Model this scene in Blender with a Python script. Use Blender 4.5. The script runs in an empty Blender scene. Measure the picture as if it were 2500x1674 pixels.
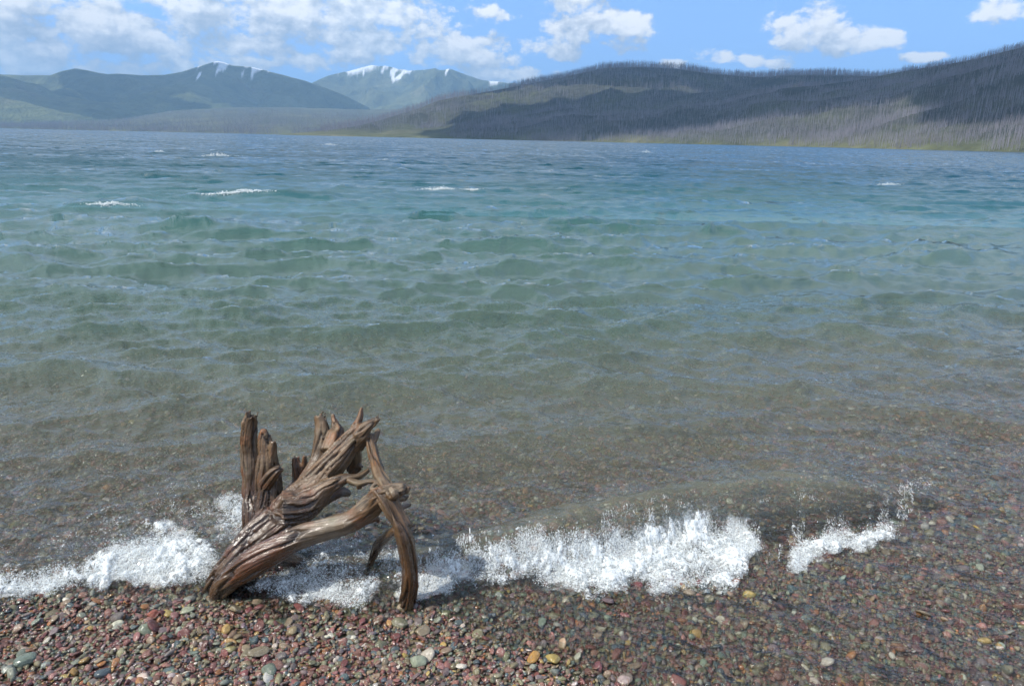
import bpy, math, random
import numpy as np
from mathutils import Matrix, Vector

random.seed(7)
RNG = np.random.default_rng(11)
SC = bpy.context.scene
COL = SC.collection
R_ = math.radians

# ------------------------------------------------------------------ camera
CAM_H = 1.6
FPX = 1667.0                       # focal length in pixels of the 2500 px wide photograph (24 mm lens)
cam_data = bpy.data.cameras.new("camera")
cam_data.sensor_width = 36.0
cam_data.lens = 36.0 * FPX / 2500.0
cam_data.clip_start = 0.05
cam_data.clip_end = 60000.0
cam = bpy.data.objects.new("camera", cam_data)
CAM_M = Matrix.Rotation(R_(90 - 16.6), 4, 'X') @ Matrix.Rotation(R_(1.25), 4, 'Z')
cam.matrix_world = Matrix.Translation((0, 0, CAM_H)) @ CAM_M
COL.objects.link(cam)
SC.camera = cam
SC.render.resolution_x, SC.render.resolution_y = 1024, 685

# ------------------------------------------------------------------ render settings
SC.render.engine = 'CYCLES'
SC.cycles.use_denoising = True
SC.cycles.max_bounces = 10
SC.cycles.diffuse_bounces = 4
SC.cycles.glossy_bounces = 3
SC.cycles.transmission_bounces = 6
SC.cycles.transparent_max_bounces = 24
SC.cycles.volume_bounces = 0
SC.cycles.sample_clamp_indirect = 6.0
SC.cycles.caustics_reflective = False
SC.cycles.caustics_refractive = False
SC.view_settings.view_transform = 'Standard'
SC.view_settings.look = 'None'
SC.view_settings.exposure = 0.8
SC.view_settings.gamma = 1.0
SC.view_settings.use_curve_mapping = False

# ------------------------------------------------------------------ sun
SUN_EL, SUN_AZ = R_(52), R_(-112)           # azimuth measured from +Y towards +X: from the left, a little behind the camera
SUN_DIR = Vector((math.sin(SUN_AZ) * math.cos(SUN_EL), math.cos(SUN_AZ) * math.cos(SUN_EL), math.sin(SUN_EL)))
sun_data = bpy.data.lights.new("sun", 'SUN')
sun_data.energy = 3.3
sun_data.angle = R_(0.5)
sun_data.color = (1.0, 0.95, 0.87)
sun = bpy.data.objects.new("sun", sun_data)
sun.rotation_euler = SUN_DIR.to_track_quat('Z', 'Y').to_euler()
sun.location = (0, 0, 50)
COL.objects.link(sun)

# pixel of the photograph -> ray, used only while measuring where things stand
RM = np.array([[CAM_M[i][j] for j in range(3)] for i in range(3)])
def ray(px, py):
    d = np.stack([(np.asarray(px, float) - 1250) / FPX, -(np.asarray(py, float) - 837) / FPX, -np.ones_like(np.asarray(px, float))], -1)
    return d @ RM.T
def at_y(px, py, Y):
    d = ray(px, py); t = Y / d[..., 1]
    return d * t[..., None] + np.array([0, 0, CAM_H])
def on_z(px, py, z=0.0):
    d = ray(px, py); t = (z - CAM_H) / d[..., 2]
    return d * t[..., None] + np.array([0, 0, CAM_H])
def az_el(px, py):
    d = ray(px, py)
    return np.arctan2(d[..., 0], d[..., 1]), np.arctan2(d[..., 2], np.hypot(d[..., 0], d[..., 1]))

def project(p):
    q = (np.asarray(p) - np.array([0, 0, CAM_H])) @ RM
    return 1250 + FPX * q[..., 0] / -q[..., 2], 837 - FPX * q[..., 1] / -q[..., 2], -q[..., 2]

# ------------------------------------------------------------------ node helper
class NT:
    def __init__(s, tree): s.t = tree; s.n = tree.nodes; s.l = tree.links
    def add(s, typ, **kw):
        n = s.n.new(typ)
        for k, v in kw.items(): setattr(n, k, v)
        return n
    def put(s, sock, v):
        if isinstance(v, bpy.types.NodeSocket): s.l.new(v, sock)
        elif v is not None:
            try: sock.default_value = v
            except Exception: sock.default_value = (v[0], v[1], v[2], 1.0)
    def math(s, op, a, b=None, c=None, clamp=False):
        n = s.add('ShaderNodeMath', operation=op, use_clamp=clamp)
        for i, v in enumerate((a, b, c)):
            if v is not None: s.put(n.inputs[i], v)
        return n.outputs[0]
    def vec(s, op, a, b=None, scale=None):
        n = s.add('ShaderNodeVectorMath', operation=op)
        s.put(n.inputs[0], a)
        if b is not None: s.put(n.inputs[1], b)
        if scale is not None: s.put(n.inputs['Scale'], scale)
        return n.outputs['Value'] if op in ('LENGTH', 'DOT_PRODUCT', 'DISTANCE') else n.outputs[0]
    def noise(s, v, scale, detail=4, rough=0.55, dist=0.0, lac=2.0):
        n = s.add('ShaderNodeTexNoise')
        s.put(n.inputs['Vector'], v); n.inputs['Scale'].default_value = scale; n.inputs['Detail'].default_value = detail
        n.inputs['Roughness'].default_value = rough; n.inputs['Distortion'].default_value = dist; n.inputs['Lacunarity'].default_value = lac
        return n.outputs['Fac']
    def ramp(s, f, stops, interp='LINEAR'):
        n = s.add('ShaderNodeValToRGB'); n.color_ramp.interpolation = interp
        e = n.color_ramp.elements
        while len(e) < len(stops): e.new(0.5)
        for i, (p, c) in enumerate(stops):
            e[i].position = p; e[i].color = (c[0], c[1], c[2], 1) if not isinstance(c, (int, float)) else (c, c, c, 1)
        s.put(n.inputs[0], f); return n.outputs[0]
    def mix(s, f, a, b, typ='MIX'):
        n = s.add('ShaderNodeMix', data_type='RGBA', blend_type=typ)
        s.put(n.inputs[0], f); s.put(n.inputs[6], a); s.put(n.inputs[7], b); return n.outputs[2]
    def mapr(s, v, a, b, c=0.0, d=1.0, smooth=False):
        n = s.add('ShaderNodeMapRange'); n.interpolation_type = 'SMOOTHSTEP' if smooth else 'LINEAR'
        s.put(n.inputs[0], v)
        for i, x in enumerate((a, b, c, d)): s.put(n.inputs[i + 1], x)
        return n.outputs[0]
    def attr(s, name, typ='GEOMETRY'):
        n = s.add('ShaderNodeAttribute', attribute_name=name, attribute_type=typ); return n
def new_mat(name):
    m = bpy.data.materials.new(name); m.use_nodes = True
    m.node_tree.nodes.clear(); t = NT(m.node_tree)
    out = t.add('ShaderNodeOutputMaterial')
    return m, t, out
def principled(t, out, **kw):
    p = t.add('ShaderNodeBsdfPrincipled')
    for k, v in kw.items(): t.put(p.inputs[k], v)
    t.l.new(p.outputs[0], out.inputs['Surface']); return p

# ------------------------------------------------------------------ world: Nishita sky with cumulus clouds
world = bpy.data.worlds.new("World"); SC.world = world; world.use_nodes = True
world.node_tree.nodes.clear()
W = NT(world.node_tree)
CLOUDS = [(60,130,190,46),(250,70,190,62),(330,112,140,40),(110,18,170,36),(430,8,120,28),(600,108,105,40),(620,45,150,45),(820,42,220,52),
 (965,58,110,42),(880,95,160,32),(1100,120,105,34),(1190,145,55,20),(840,132,75,22),(250,165,85,20),(400,168,50,16),(50,166,85,18),(1240,188,90,18),
 (1410,62,85,50),(1500,60,85,32),(1355,116,72,26),(1510,110,56,22),(1400,12,45,30),(1985,68,88,44),(2090,95,85,28),(1935,104,56,26),(1745,135,40,22),
 (1845,145,34,16),(1910,146,48,17),(2490,22,60,30),(1640,155,30,11),(1195,38,36,16),(700,4,300,20),(590,152,90,18),(770,150,60,22),(2250,140,45,10)]
def cloud_group():
    g = bpy.data.node_groups.new("cumulus", 'ShaderNodeTree')
    g.interface.new_socket("uv", in_out='INPUT', socket_type='NodeSocketVector')
    g.interface.new_socket("density", in_out='OUTPUT', socket_type='NodeSocketFloat')
    t = NT(g); gi = t.add('NodeGroupInput'); go = t.add('NodeGroupOutput')
    uv = gi.outputs[0]
    w = t.vec('SCALE', t.vec('SUBTRACT', t.add('ShaderNodeTexNoise').outputs['Color'], (0.5, 0.5, 0.5)), scale=0.0)
    acc = None
    for (px, py, a, b) in CLOUDS:
        c0 = az_el(px, py)
        g_ = 0.98 if px > 1260 else 1.22
        q = t.vec('MULTIPLY', t.vec('SUBTRACT', uv, (float(c0[0]), float(c0[1]), 0)), (FPX / a * 0.87 / g_, FPX / b * 0.95 / g_, 0))
        d = t.math('SUBTRACT', 1.0, t.vec('DOT_PRODUCT', q, q))
        acc = d if acc is None else t.math('MAXIMUM', acc, d)
    sep = t.add('ShaderNodeSeparateXYZ'); t.l.new(uv, sep.inputs[0])
    # the same broken cumulus cover goes on over the rest of the sky
    gen = t.math('MULTIPLY', t.math('SUBTRACT', t.math('SUBTRACT', t.noise(t.vec('MULTIPLY', uv, (1, 1.7, 1)), 3.2, 1, 0.5), 0.40), t.math('MULTIPLY', t.math('SINE', sep.outputs[0]), 0.09)), 6.0)
    o = t.math('MAXIMUM', t.mapr(sep.outputs[1], 0.155, 0.21, smooth=True), t.mapr(t.math('ABSOLUTE', sep.outputs[0]), 0.66, 0.78, smooth=True))
    acc = t.math('ADD', t.math('MULTIPLY', t.math('MAXIMUM', acc, -1.4), t.math('SUBTRACT', 1.0, o)), t.math('MULTIPLY', gen, o))
    st = t.vec('MULTIPLY', uv, (1.0, 1.45, 1.0))
    n1 = t.noise(st, 21.0, 7, 0.58, 0.2)
    n2 = t.noise(st, 48.0, 6, 0.62, 0.15)
    f = t.math('ADD', t.math('MULTIPLY', acc, 0.85), t.math('MULTIPLY', t.math('SUBTRACT', n1, 0.52), 4.2))
    f = t.math('ADD', f, t.math('MULTIPLY', t.math('SUBTRACT', n2, 0.5), 1.7))
    t.l.new(f, go.inputs[0]); return g
cg = cloud_group()
tc = W.add('ShaderNodeTexCoord')
sp = W.add('ShaderNodeSeparateXYZ'); W.l.new(tc.outputs['Generated'], sp.inputs[0])
cu = W.math('ARCTAN2', sp.outputs[0], sp.outputs[1])
cv = W.math('ARCTAN2', sp.outputs[2], W.math('POWER', W.math('ADD', W.math('MULTIPLY', sp.outputs[0], sp.outputs[0]), W.math('MULTIPLY', sp.outputs[1], sp.outputs[1])), 0.5))
cmb = W.add('ShaderNodeCombineXYZ'); W.l.new(cu, cmb.inputs[0]); W.l.new(cv, cmb.inputs[1])
def cdens(off):
    n = W.add('ShaderNodeGroup'); n.node_tree = cg
    W.l.new(W.vec('ADD', cmb.outputs[0], off) if off else cmb.outputs[0], n.inputs[0]); return n.outputs[0]
d0 = cdens(None); d1 = cdens((-0.0035, 0.006, 0)); d2 = cdens((-0.009, 0.030, 0))
alpha = W.mapr(d0, -0.15, 0.60, smooth=True)
lit = W.math('SUBTRACT', 0.67, W.math('ADD', W.math('MULTIPLY', W.math('SUBTRACT', d1, d0), 0.30), W.math('MULTIPLY', W.math('SUBTRACT', d2, d0), 0.22)))
thick = W.mapr(d2, 0.1, 1.7, 0.0, 0.52)
lit = W.math('SUBTRACT', lit, thick)
ccol = W.ramp(lit, [(0.0, (2.1, 2.5, 3.0)), (0.3, (2.7, 3.05, 3.5)), (0.65, (3.9, 4.15, 4.4)), (1.0, (5.6, 5.6, 5.5))])
sky = W.add('ShaderNodeTexSky', sky_type='NISHITA')
sky.sun_disc = False
sky.sun_elevation = SUN_EL
sky.sun_rotation = SUN_AZ
sky.altitude = 1200; sky.air_density = 1.0; sky.dust_density = 0.2; sky.ozone_density = 3.0
lift = W.vec('NORMALIZE', W.vec('ADD', W.vec('MULTIPLY', tc.outputs['Generated'], (1, 1, 0.85)), (0, 0, 0.22)))
W.l.new(lift, sky.inputs['Vector'])
bg = W.add('ShaderNodeBackground')
W.l.new(W.mix(alpha, W.mix(1.0, sky.outputs[0], (1.22, 1.32, 1.38, 1), 'MULTIPLY'), ccol), bg.inputs['Color'])
bg.inputs['Strength'].default_value = 0.15
wo = W.add('ShaderNodeOutputWorld'); W.l.new(bg.outputs[0], wo.inputs['Surface'])

# ------------------------------------------------------------------ numpy noise and mesh helpers
_T = RNG.random((64, 64, 64)).astype(np.float32)
def vnoise(p):
    p = np.asarray(p, np.float32); i = np.floor(p).astype(np.int64); f = p - i; f = f * f * f * (f * (f * 6 - 15) + 10)
    x0, y0, z0 = (i[..., k] & 63 for k in range(3)); x1, y1, z1 = (x0 + 1) & 63, (y0 + 1) & 63, (z0 + 1) & 63
    fx, fy, fz = f[..., 0], f[..., 1], f[..., 2]
    a = _T[x0, y0, z0] * (1 - fx) + _T[x1, y0, z0] * fx; b = _T[x0, y1, z0] * (1 - fx) + _T[x1, y1, z0] * fx
    c = _T[x0, y0, z1] * (1 - fx) + _T[x1, y0, z1] * fx; d = _T[x0, y1, z1] * (1 - fx) + _T[x1, y1, z1] * fx
    return (a * (1 - fy) + b * fy) * (1 - fz) + (c * (1 - fy) + d * fy) * fz
def fbm(p, o=4, gain=0.5):
    p = np.asarray(p, np.float32); s = 0; a = 1.0; n = 0
    for k in range(o):
        s = s + a * vnoise(p * (2.03 ** k) + 17.3 * k); n += a; a *= gain
    return s / n
def fbm2(x, y, o=4, z=0.0, gain=0.5):
    return fbm(np.stack([x, y, np.full_like(x, z)], -1), o, gain)
def sstep(a, b, x):
    t = np.clip((x - a) / (b - a), 0, 1); return t * t * (3 - 2 * t)
def mesh_np(name, verts, faces, smooth=True):
    me = bpy.data.meshes.new(name)
    verts = np.asarray(verts, np.float32).reshape(-1, 3); faces = np.asarray(faces, np.int32)
    k = faces.shape[1]
    me.vertices.add(len(verts)); me.vertices.foreach_set('co', verts.ravel())
    me.loops.add(faces.size); me.loops.foreach_set('vertex_index', faces.ravel())
    me.polygons.add(len(faces)); me.polygons.foreach_set('loop_start', np.arange(0, faces.size, k, dtype=np.int32))
    me.polygons.foreach_set('loop_total', np.full(len(faces), k, np.int32))
    me.polygons.foreach_set('use_smooth', np.full(len(faces), smooth))
    me.update(calc_edges=True); return me
def grid_faces(nr, nc):
    i = np.arange(nr * nc).reshape(nr, nc)
    return np.stack([i[:-1, :-1], i[:-1, 1:], i[1:, 1:], i[1:, :-1]], -1).reshape(-1, 4)
def set_attr(me, name, arr, typ='FLOAT', dom='POINT'):
    a = me.attributes.new(name, typ, dom)
    key = {'FLOAT': 'value', 'INT': 'value', 'FLOAT_VECTOR': 'vector', 'FLOAT_COLOR': 'color'}[typ]
    a.data.foreach_set(key, np.ascontiguousarray(arr, np.int32 if typ == 'INT' else np.float32).ravel())
def link(name, me, mat=None, parent=None, **props):
    o = bpy.data.objects.new(name, me); COL.objects.link(o)
    if mat is not None and len(me.materials) == 0: me.materials.append(mat)
    if parent is not None: o.parent = parent
    for k, v in props.items(): o[k] = v
    return o

# ------------------------------------------------------------------ shore geometry
def curve_from_px(pts, z):
    w = np.array([on_z(float(a), float(b), z) for a, b in pts]); i = np.argsort(w[:, 0]); return w[i, 0], w[i, 1]
SH = curve_from_px([(-900, 1425), (0, 1435), (600, 1435), (990, 1470), (1450, 1445), (1800, 1400), (2200, 1290), (2700, 1180), (3600, 1080)], 0.0)
SWASH = curve_from_px([(-900, 1468), (0, 1474), (300, 1470), (600, 1480), (800, 1508), (1000, 1505), (1150, 1560), (1350, 1640), (1450, 1700), (1800, 1900), (2600, 2300)], 0.03)
CREST = curve_from_px([(-900, 1330), (0, 1330), (400, 1290), (800, 1330), (960, 1330), (1150, 1305), (1300, 1280), (1500, 1232), (1700, 1196), (1900, 1176), (2100, 1166), (2300, 1150), (2600, 1120), (3600, 1080)], 0.14)
def ysh(x): return np.interp(x, *SH)
def yswash(x): return np.interp(x, *SWASH)
def ycrest(x): return np.interp(x, *CREST)
def bed(x, y):
    s = y - ysh(x)
    z = np.where(s > 0, -0.30 * (1 - np.exp(-s / 1.6)) - 0.115 * s, -0.085 * s)
    z = np.maximum(z, -7.0)
    return np.minimum(z, 0.6) + 0.018 * (fbm2(x * 1.3, y * 1.3, 2, 3.1) - 0.5)
def crest_amp(x):
    # the breaker: collapsed on the left, standing glassy on the right, dying out at its right end
    X = [-6, -2.2, -1.2, -0.5, -0.2, 0.4, 0.75, 1.3, 1.55, 1.78, 2.05]
    A = [0.05, 0.055, 0.06, 0.075, 0.105, 0.155, 0.18, 0.19, 0.155, 0.06, 0.008]
    return np.interp(x, X, A)
def breaker(x, y):
    u = ycrest(x) - y + 0.035 * (fbm2(x * 3.0, y * 0.6, 3, 5.0) - 0.5)        # >0 towards the shore
    A = crest_amp(x) * (0.85 + 0.3 * fbm2(x * 2.2, y * 0.2, 2, 8.0))
    back = np.exp(-(np.minimum(u, 0) / 0.30) ** 2)
    front = np.exp(-(np.maximum(u, 0) / np.interp(x, [0.6, 1.2], [0.13, 0.08])) ** 2.8)
    lip = 0.18 * np.exp(-((u - 0.02) / 0.05) ** 2)
    return A * (np.where(u < 0, back, front) * 0.9 + lip * 0.5)

# ------------------------------------------------------------------ wind waves: two spectral tiles
def ocean_tile(N, L, wind, wdir, lo, hi, seed, power=4.0, spread=3.5):
    g = np.random.default_rng(seed)
    k1 = np.fft.fftfreq(N, L / N) * 2 * np.pi
    KX, KY = np.meshgrid(k1, k1, indexing='ij'); K = np.hypot(KX, KY); K[0, 0] = 1e-6
    Lw = wind * wind / 9.81
    cosf = (KX * wdir[0] + KY * wdir[1]) / K
    P = np.exp(-1 / (K * Lw) ** 2) / K ** power * (0.06 + 0.94 * np.abs(cosf) ** spread)
    P[(K < 2 * np.pi / hi) | (K > 2 * np.pi / lo)] = 0; P[0, 0] = 0
    A = np.sqrt(P) * (g.normal(size=(N, N)) + 1j * g.normal(size=(N, N)))
    h = np.fft.ifft2(A).real; s = h.std()
    dx = np.fft.ifft2(1j * A * KX / K).real / s; dy = np.fft.ifft2(1j * A * KY / K).real / s
    return (h / s).astype(np.float32), dx.astype(np.float32), dy.astype(np.float32)
def samp(T, L, x, y):
    N = T.shape[0]; u = x / L * N; v = y / L * N
    i = np.floor(u).astype(np.int64); j = np.floor(v).astype(np.int64); fu = (u - i).astype(np.float32); fv = (v - j).astype(np.float32)
    i0, j0, i1, j1 = i % N, j % N, (i + 1) % N, (j + 1) % N
    return (T[i0, j0] * (1 - fu) + T[i1, j0] * fu) * (1 - fv) + (T[i0, j1] * (1 - fu) + T[i1, j1] * fu) * fv
WD = np.array([0.22, -0.975])
OT1 = ocean_tile(1024, 67.0, 1.9, WD, 0.30, 4.6, 3, 3.4, 8.0)
OT2 = ocean_tile(512, 9.3, 2.4, WD, 0.05, 0.9, 4, 3.6)
OT3 = ocean_tile(512, 3.1, 2.0, np.array([0.45, 0.89]), 0.015, 0.30, 5, 3.4)

def _sw(px, py, wpx, A, sl=0.0):
    p = on_z(float(px), float(py), A * 0.6); return (p[1], sl, A, p[0], wpx / FPX * p[1])
SWELLS = [_sw(430, 905, 330, 0.085, -0.05), (_sw(60, 905, 190, 0.06, 0.3)), _sw(760, 935, 200, 0.05, -0.25), _sw(290, 497, 150, 0.20, -0.1), _sw(480, 545, 160, 0.17, 0.05), _sw(640, 470, 150, 0.14, 0.1),
          _sw(900, 640, 120, 0.09, 0.15), _sw(140, 690, 150, 0.10, 0.15), _sw(250, 790, 220, 0.08, 0.2), _sw(560, 775, 150, 0.07, 0.2), _sw(1230, 820, 170, 0.05, -0.2), _sw(1280, 590, 140, 0.10, 0.1),
          _sw(1750, 670, 180, 0.08, -0.2), _sw(2150, 800, 190, 0.07, -0.25), _sw(2350, 620, 180, 0.09, -0.15), _sw(1500, 940, 230, 0.035, -0.3), _sw(1950, 960, 260, 0.04, -0.35), _sw(30, 620, 120, 0.12, 0.0), _sw(1700, 560, 120, 0.09, 0.0), _sw(2300, 1000, 260, 0.035, -0.4), _sw(1250, 1010, 200, 0.03, -0.4)]
def water_height(x, y):
    r = np.hypot(x, y); s = y - ysh(x)
    off = sstep(0.2, 9.0, s)
    a1 = (0.018 + 0.016 * off) * sstep(-0.1, 0.8, s); a2 = (0.0125 + 0.0065 * off) * sstep(-0.2, 0.5, s) * (1 - sstep(12, 26, r)); a3 = 0.0044 * (1 - sstep(10, 22, r))
    c1 = samp(OT1[0], 61.0, x, y); c2 = samp(OT2[0], 9.3, x, y); c3 = samp(OT3[0], 3.1, x, y)
    z = a1 * c1 + a2 * c2 + a3 * c3
    dx = 0.95 * (a1 * samp(OT1[1], 61.0, x, y) + 0.7 * a2 * samp(OT2[1], 9.3, x, y))
    dy = 0.95 * (a1 * samp(OT1[2], 61.0, x, y) + 0.7 * a2 * samp(OT2[2], 9.3, x, y))
    # swells that rise as they reach the shallows
    wob = (fbm2(x * 0.9, y * 0.5, 3, 4.4) - 0.5) * 0.22
    for (y0, sl, A, x0, hw) in SWELLS:
        yy = y0 + sl * (x - x0) + y0 ** 0.5 * wob
        u = yy - y
        z = z + A * np.exp(-np.abs((x - x0) / hw) ** 2.5) * np.where(u < 0, np.exp(-(u / (0.10 * y0 ** 0.8)) ** 2), np.exp(-(u / (0.055 * y0 ** 0.8)) ** 2))
    z = z + breaker(x, y)
    sheet = bed(x, y) + np.clip((y - yswash(x)) * 0.09, -0.05, 0.020) + 0.0026 * c3 + 0.0048 * c2 * sstep(0.0, 0.2, y - yswash(x))
    k = 0.012
    zz = np.maximum(z, sheet) + k * np.log1p(np.exp(-np.minimum(np.abs(z - sheet) / k, 40)))
    return zz, dx, dy

# ---- where the breaker is white: bands along the shore, (px, top, bottom, strength) measured once and then laid on the water surface
FOAM_BANDS = [
 ("main", [(940,1400,1482,.5),(1000,1380,1470,.7),(1050,1365,1462,.75),(1150,1330,1440,.8),(1250,1318,1418,.9),(1350,1305,1428,1),(1450,1290,1466,1),(1550,1255,1452,1),(1650,1215,1462,1),(1750,1205,1450,1),(1820,1235,1420,1),(1862,1310,1340,.8)], 1.0, 0.62),
 ("right", [(1895,1352,1392,.6),(1930,1338,1390,.9),(1980,1318,1385,1),(2050,1298,1365,1),(2120,1290,1345,.9),(2195,1272,1310,.7)], 1.0, 0.5),
 ("sheet", [(1840,1212,1350,.5),(1900,1200,1360,.4),(2000,1195,1330,.35),(2120,1185,1300,.4),(2200,1180,1290,.5)], 0.10, 0.4),
 ("tip", [(2190,1190,1250,.3),(2225,1175,1240,.7),(2262,1158,1225,.9),(2308,1148,1185,.8)], 0.42, 0.5),
 ("left", [(-160,1400,1462,.9),(-60,1392,1464,.9),(60,1382,1462,.9),(150,1370,1456,.95),(250,1342,1442,1),(330,1298,1440,1),(400,1268,1436,1),(450,1276,1430,1),(500,1315,1425,1),(548,1340,1412,.9)], 1.0, 0.6),
 ("lace", [(-100,1330,1400,.3),(0,1290,1400,.4),(150,1270,1390,.5),(300,1225,1350,.6),(420,1190,1300,.8),(520,1170,1340,1),(600,1190,1330,1)], 0.33, 0.5),
 ("splash", [(505,1215,1340,.7),(545,1185,1345,1),(590,1200,1320,1),(640,1215,1300,.8)], 0.78, 0.4),
 ("centre", [(600,1425,1442,.5),(640,1402,1448,.8),(700,1372,1472,.9),(760,1352,1492,1),(820,1368,1502,1),(880,1392,1492,.9),(940,1385,1475,.8)], 0.84, 0.6),
 ("behind", [(690,1330,1390,.4),(780,1280,1400,.7),(860,1270,1400,.8),(960,1330,1410,.8),(1040,1320,1390,.6)], 0.46, 0.5),
]
def band_strength(px, py):
    tot = np.zeros_like(px)
    q = np.stack([px, py * 1.4, np.zeros_like(px)], -1)
    wx, wy = fbm(q / 60.0, 3, 0.6) - 0.5, fbm(q / 55.0 + 31.7, 3, 0.6) - 0.5
    px, py = px + 70 * wx, py + 75 * wy
    for nm, pts, dens, peak in FOAM_BANDS:
        a = np.array(pts, float); t0 = np.interp(px, a[:, 0], a[:, 1]); b0 = np.interp(px, a[:, 0], a[:, 2]); s = np.interp(px, a[:, 0], a[:, 3], 0, 0)
        u = (py - t0) / np.maximum(b0 - t0, 1)
        e = np.where(u < peak, np.clip(u / peak, 0, 1), np.clip((1 - u) / (1 - peak), 0, 1))
        e = np.where((u > 0) & (u < 1) & (px > a[0, 0]) & (px < a[-1, 0]), e, 0)
        tap = np.clip((px - a[0, 0]) / 35, 0, 1) * np.clip((a[-1, 0] - px) / 35, 0, 1)
        tot = np.maximum(tot, np.sqrt(e) * s * dens * tap)
    return tot
def foam_cover(x, y, z):
    px, py, dp = project(np.stack([x, y, z], -1))
    w = band_strength(px, py)
    n = fbm2(x * 9, y * 9, 3, 2.0) * 0.5 + fbm2(x * 34, y * 34, 3, 4.0) * 0.5
    return np.where(dp > 0, np.clip(w * 1.25 + (n - 0.5) * 2.2 * np.minimum(w * 3, 1) - 0.10, 0, 1) * (w > 0.02), 0)

# ================================================================== WATER
thC = np.concatenate([np.linspace(-75, -46, 30)[:-1], np.linspace(-46, 46, 700), np.linspace(46, 75, 30)[1:]])
rr = [1.15]
while rr[-1] < 420:
    r_ = rr[-1]; rr.append(r_ + min(r_ * r_ / (600 * 1.15), 0.34 + 0.0026 * max(r_ - 40, 0)))
rr = np.concatenate([rr, np.geomspace(430, 13000, 40)])
TH, RR = np.meshgrid(np.radians(thC), rr)
gx, gy = RR * np.sin(TH), RR * np.cos(TH)
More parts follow.
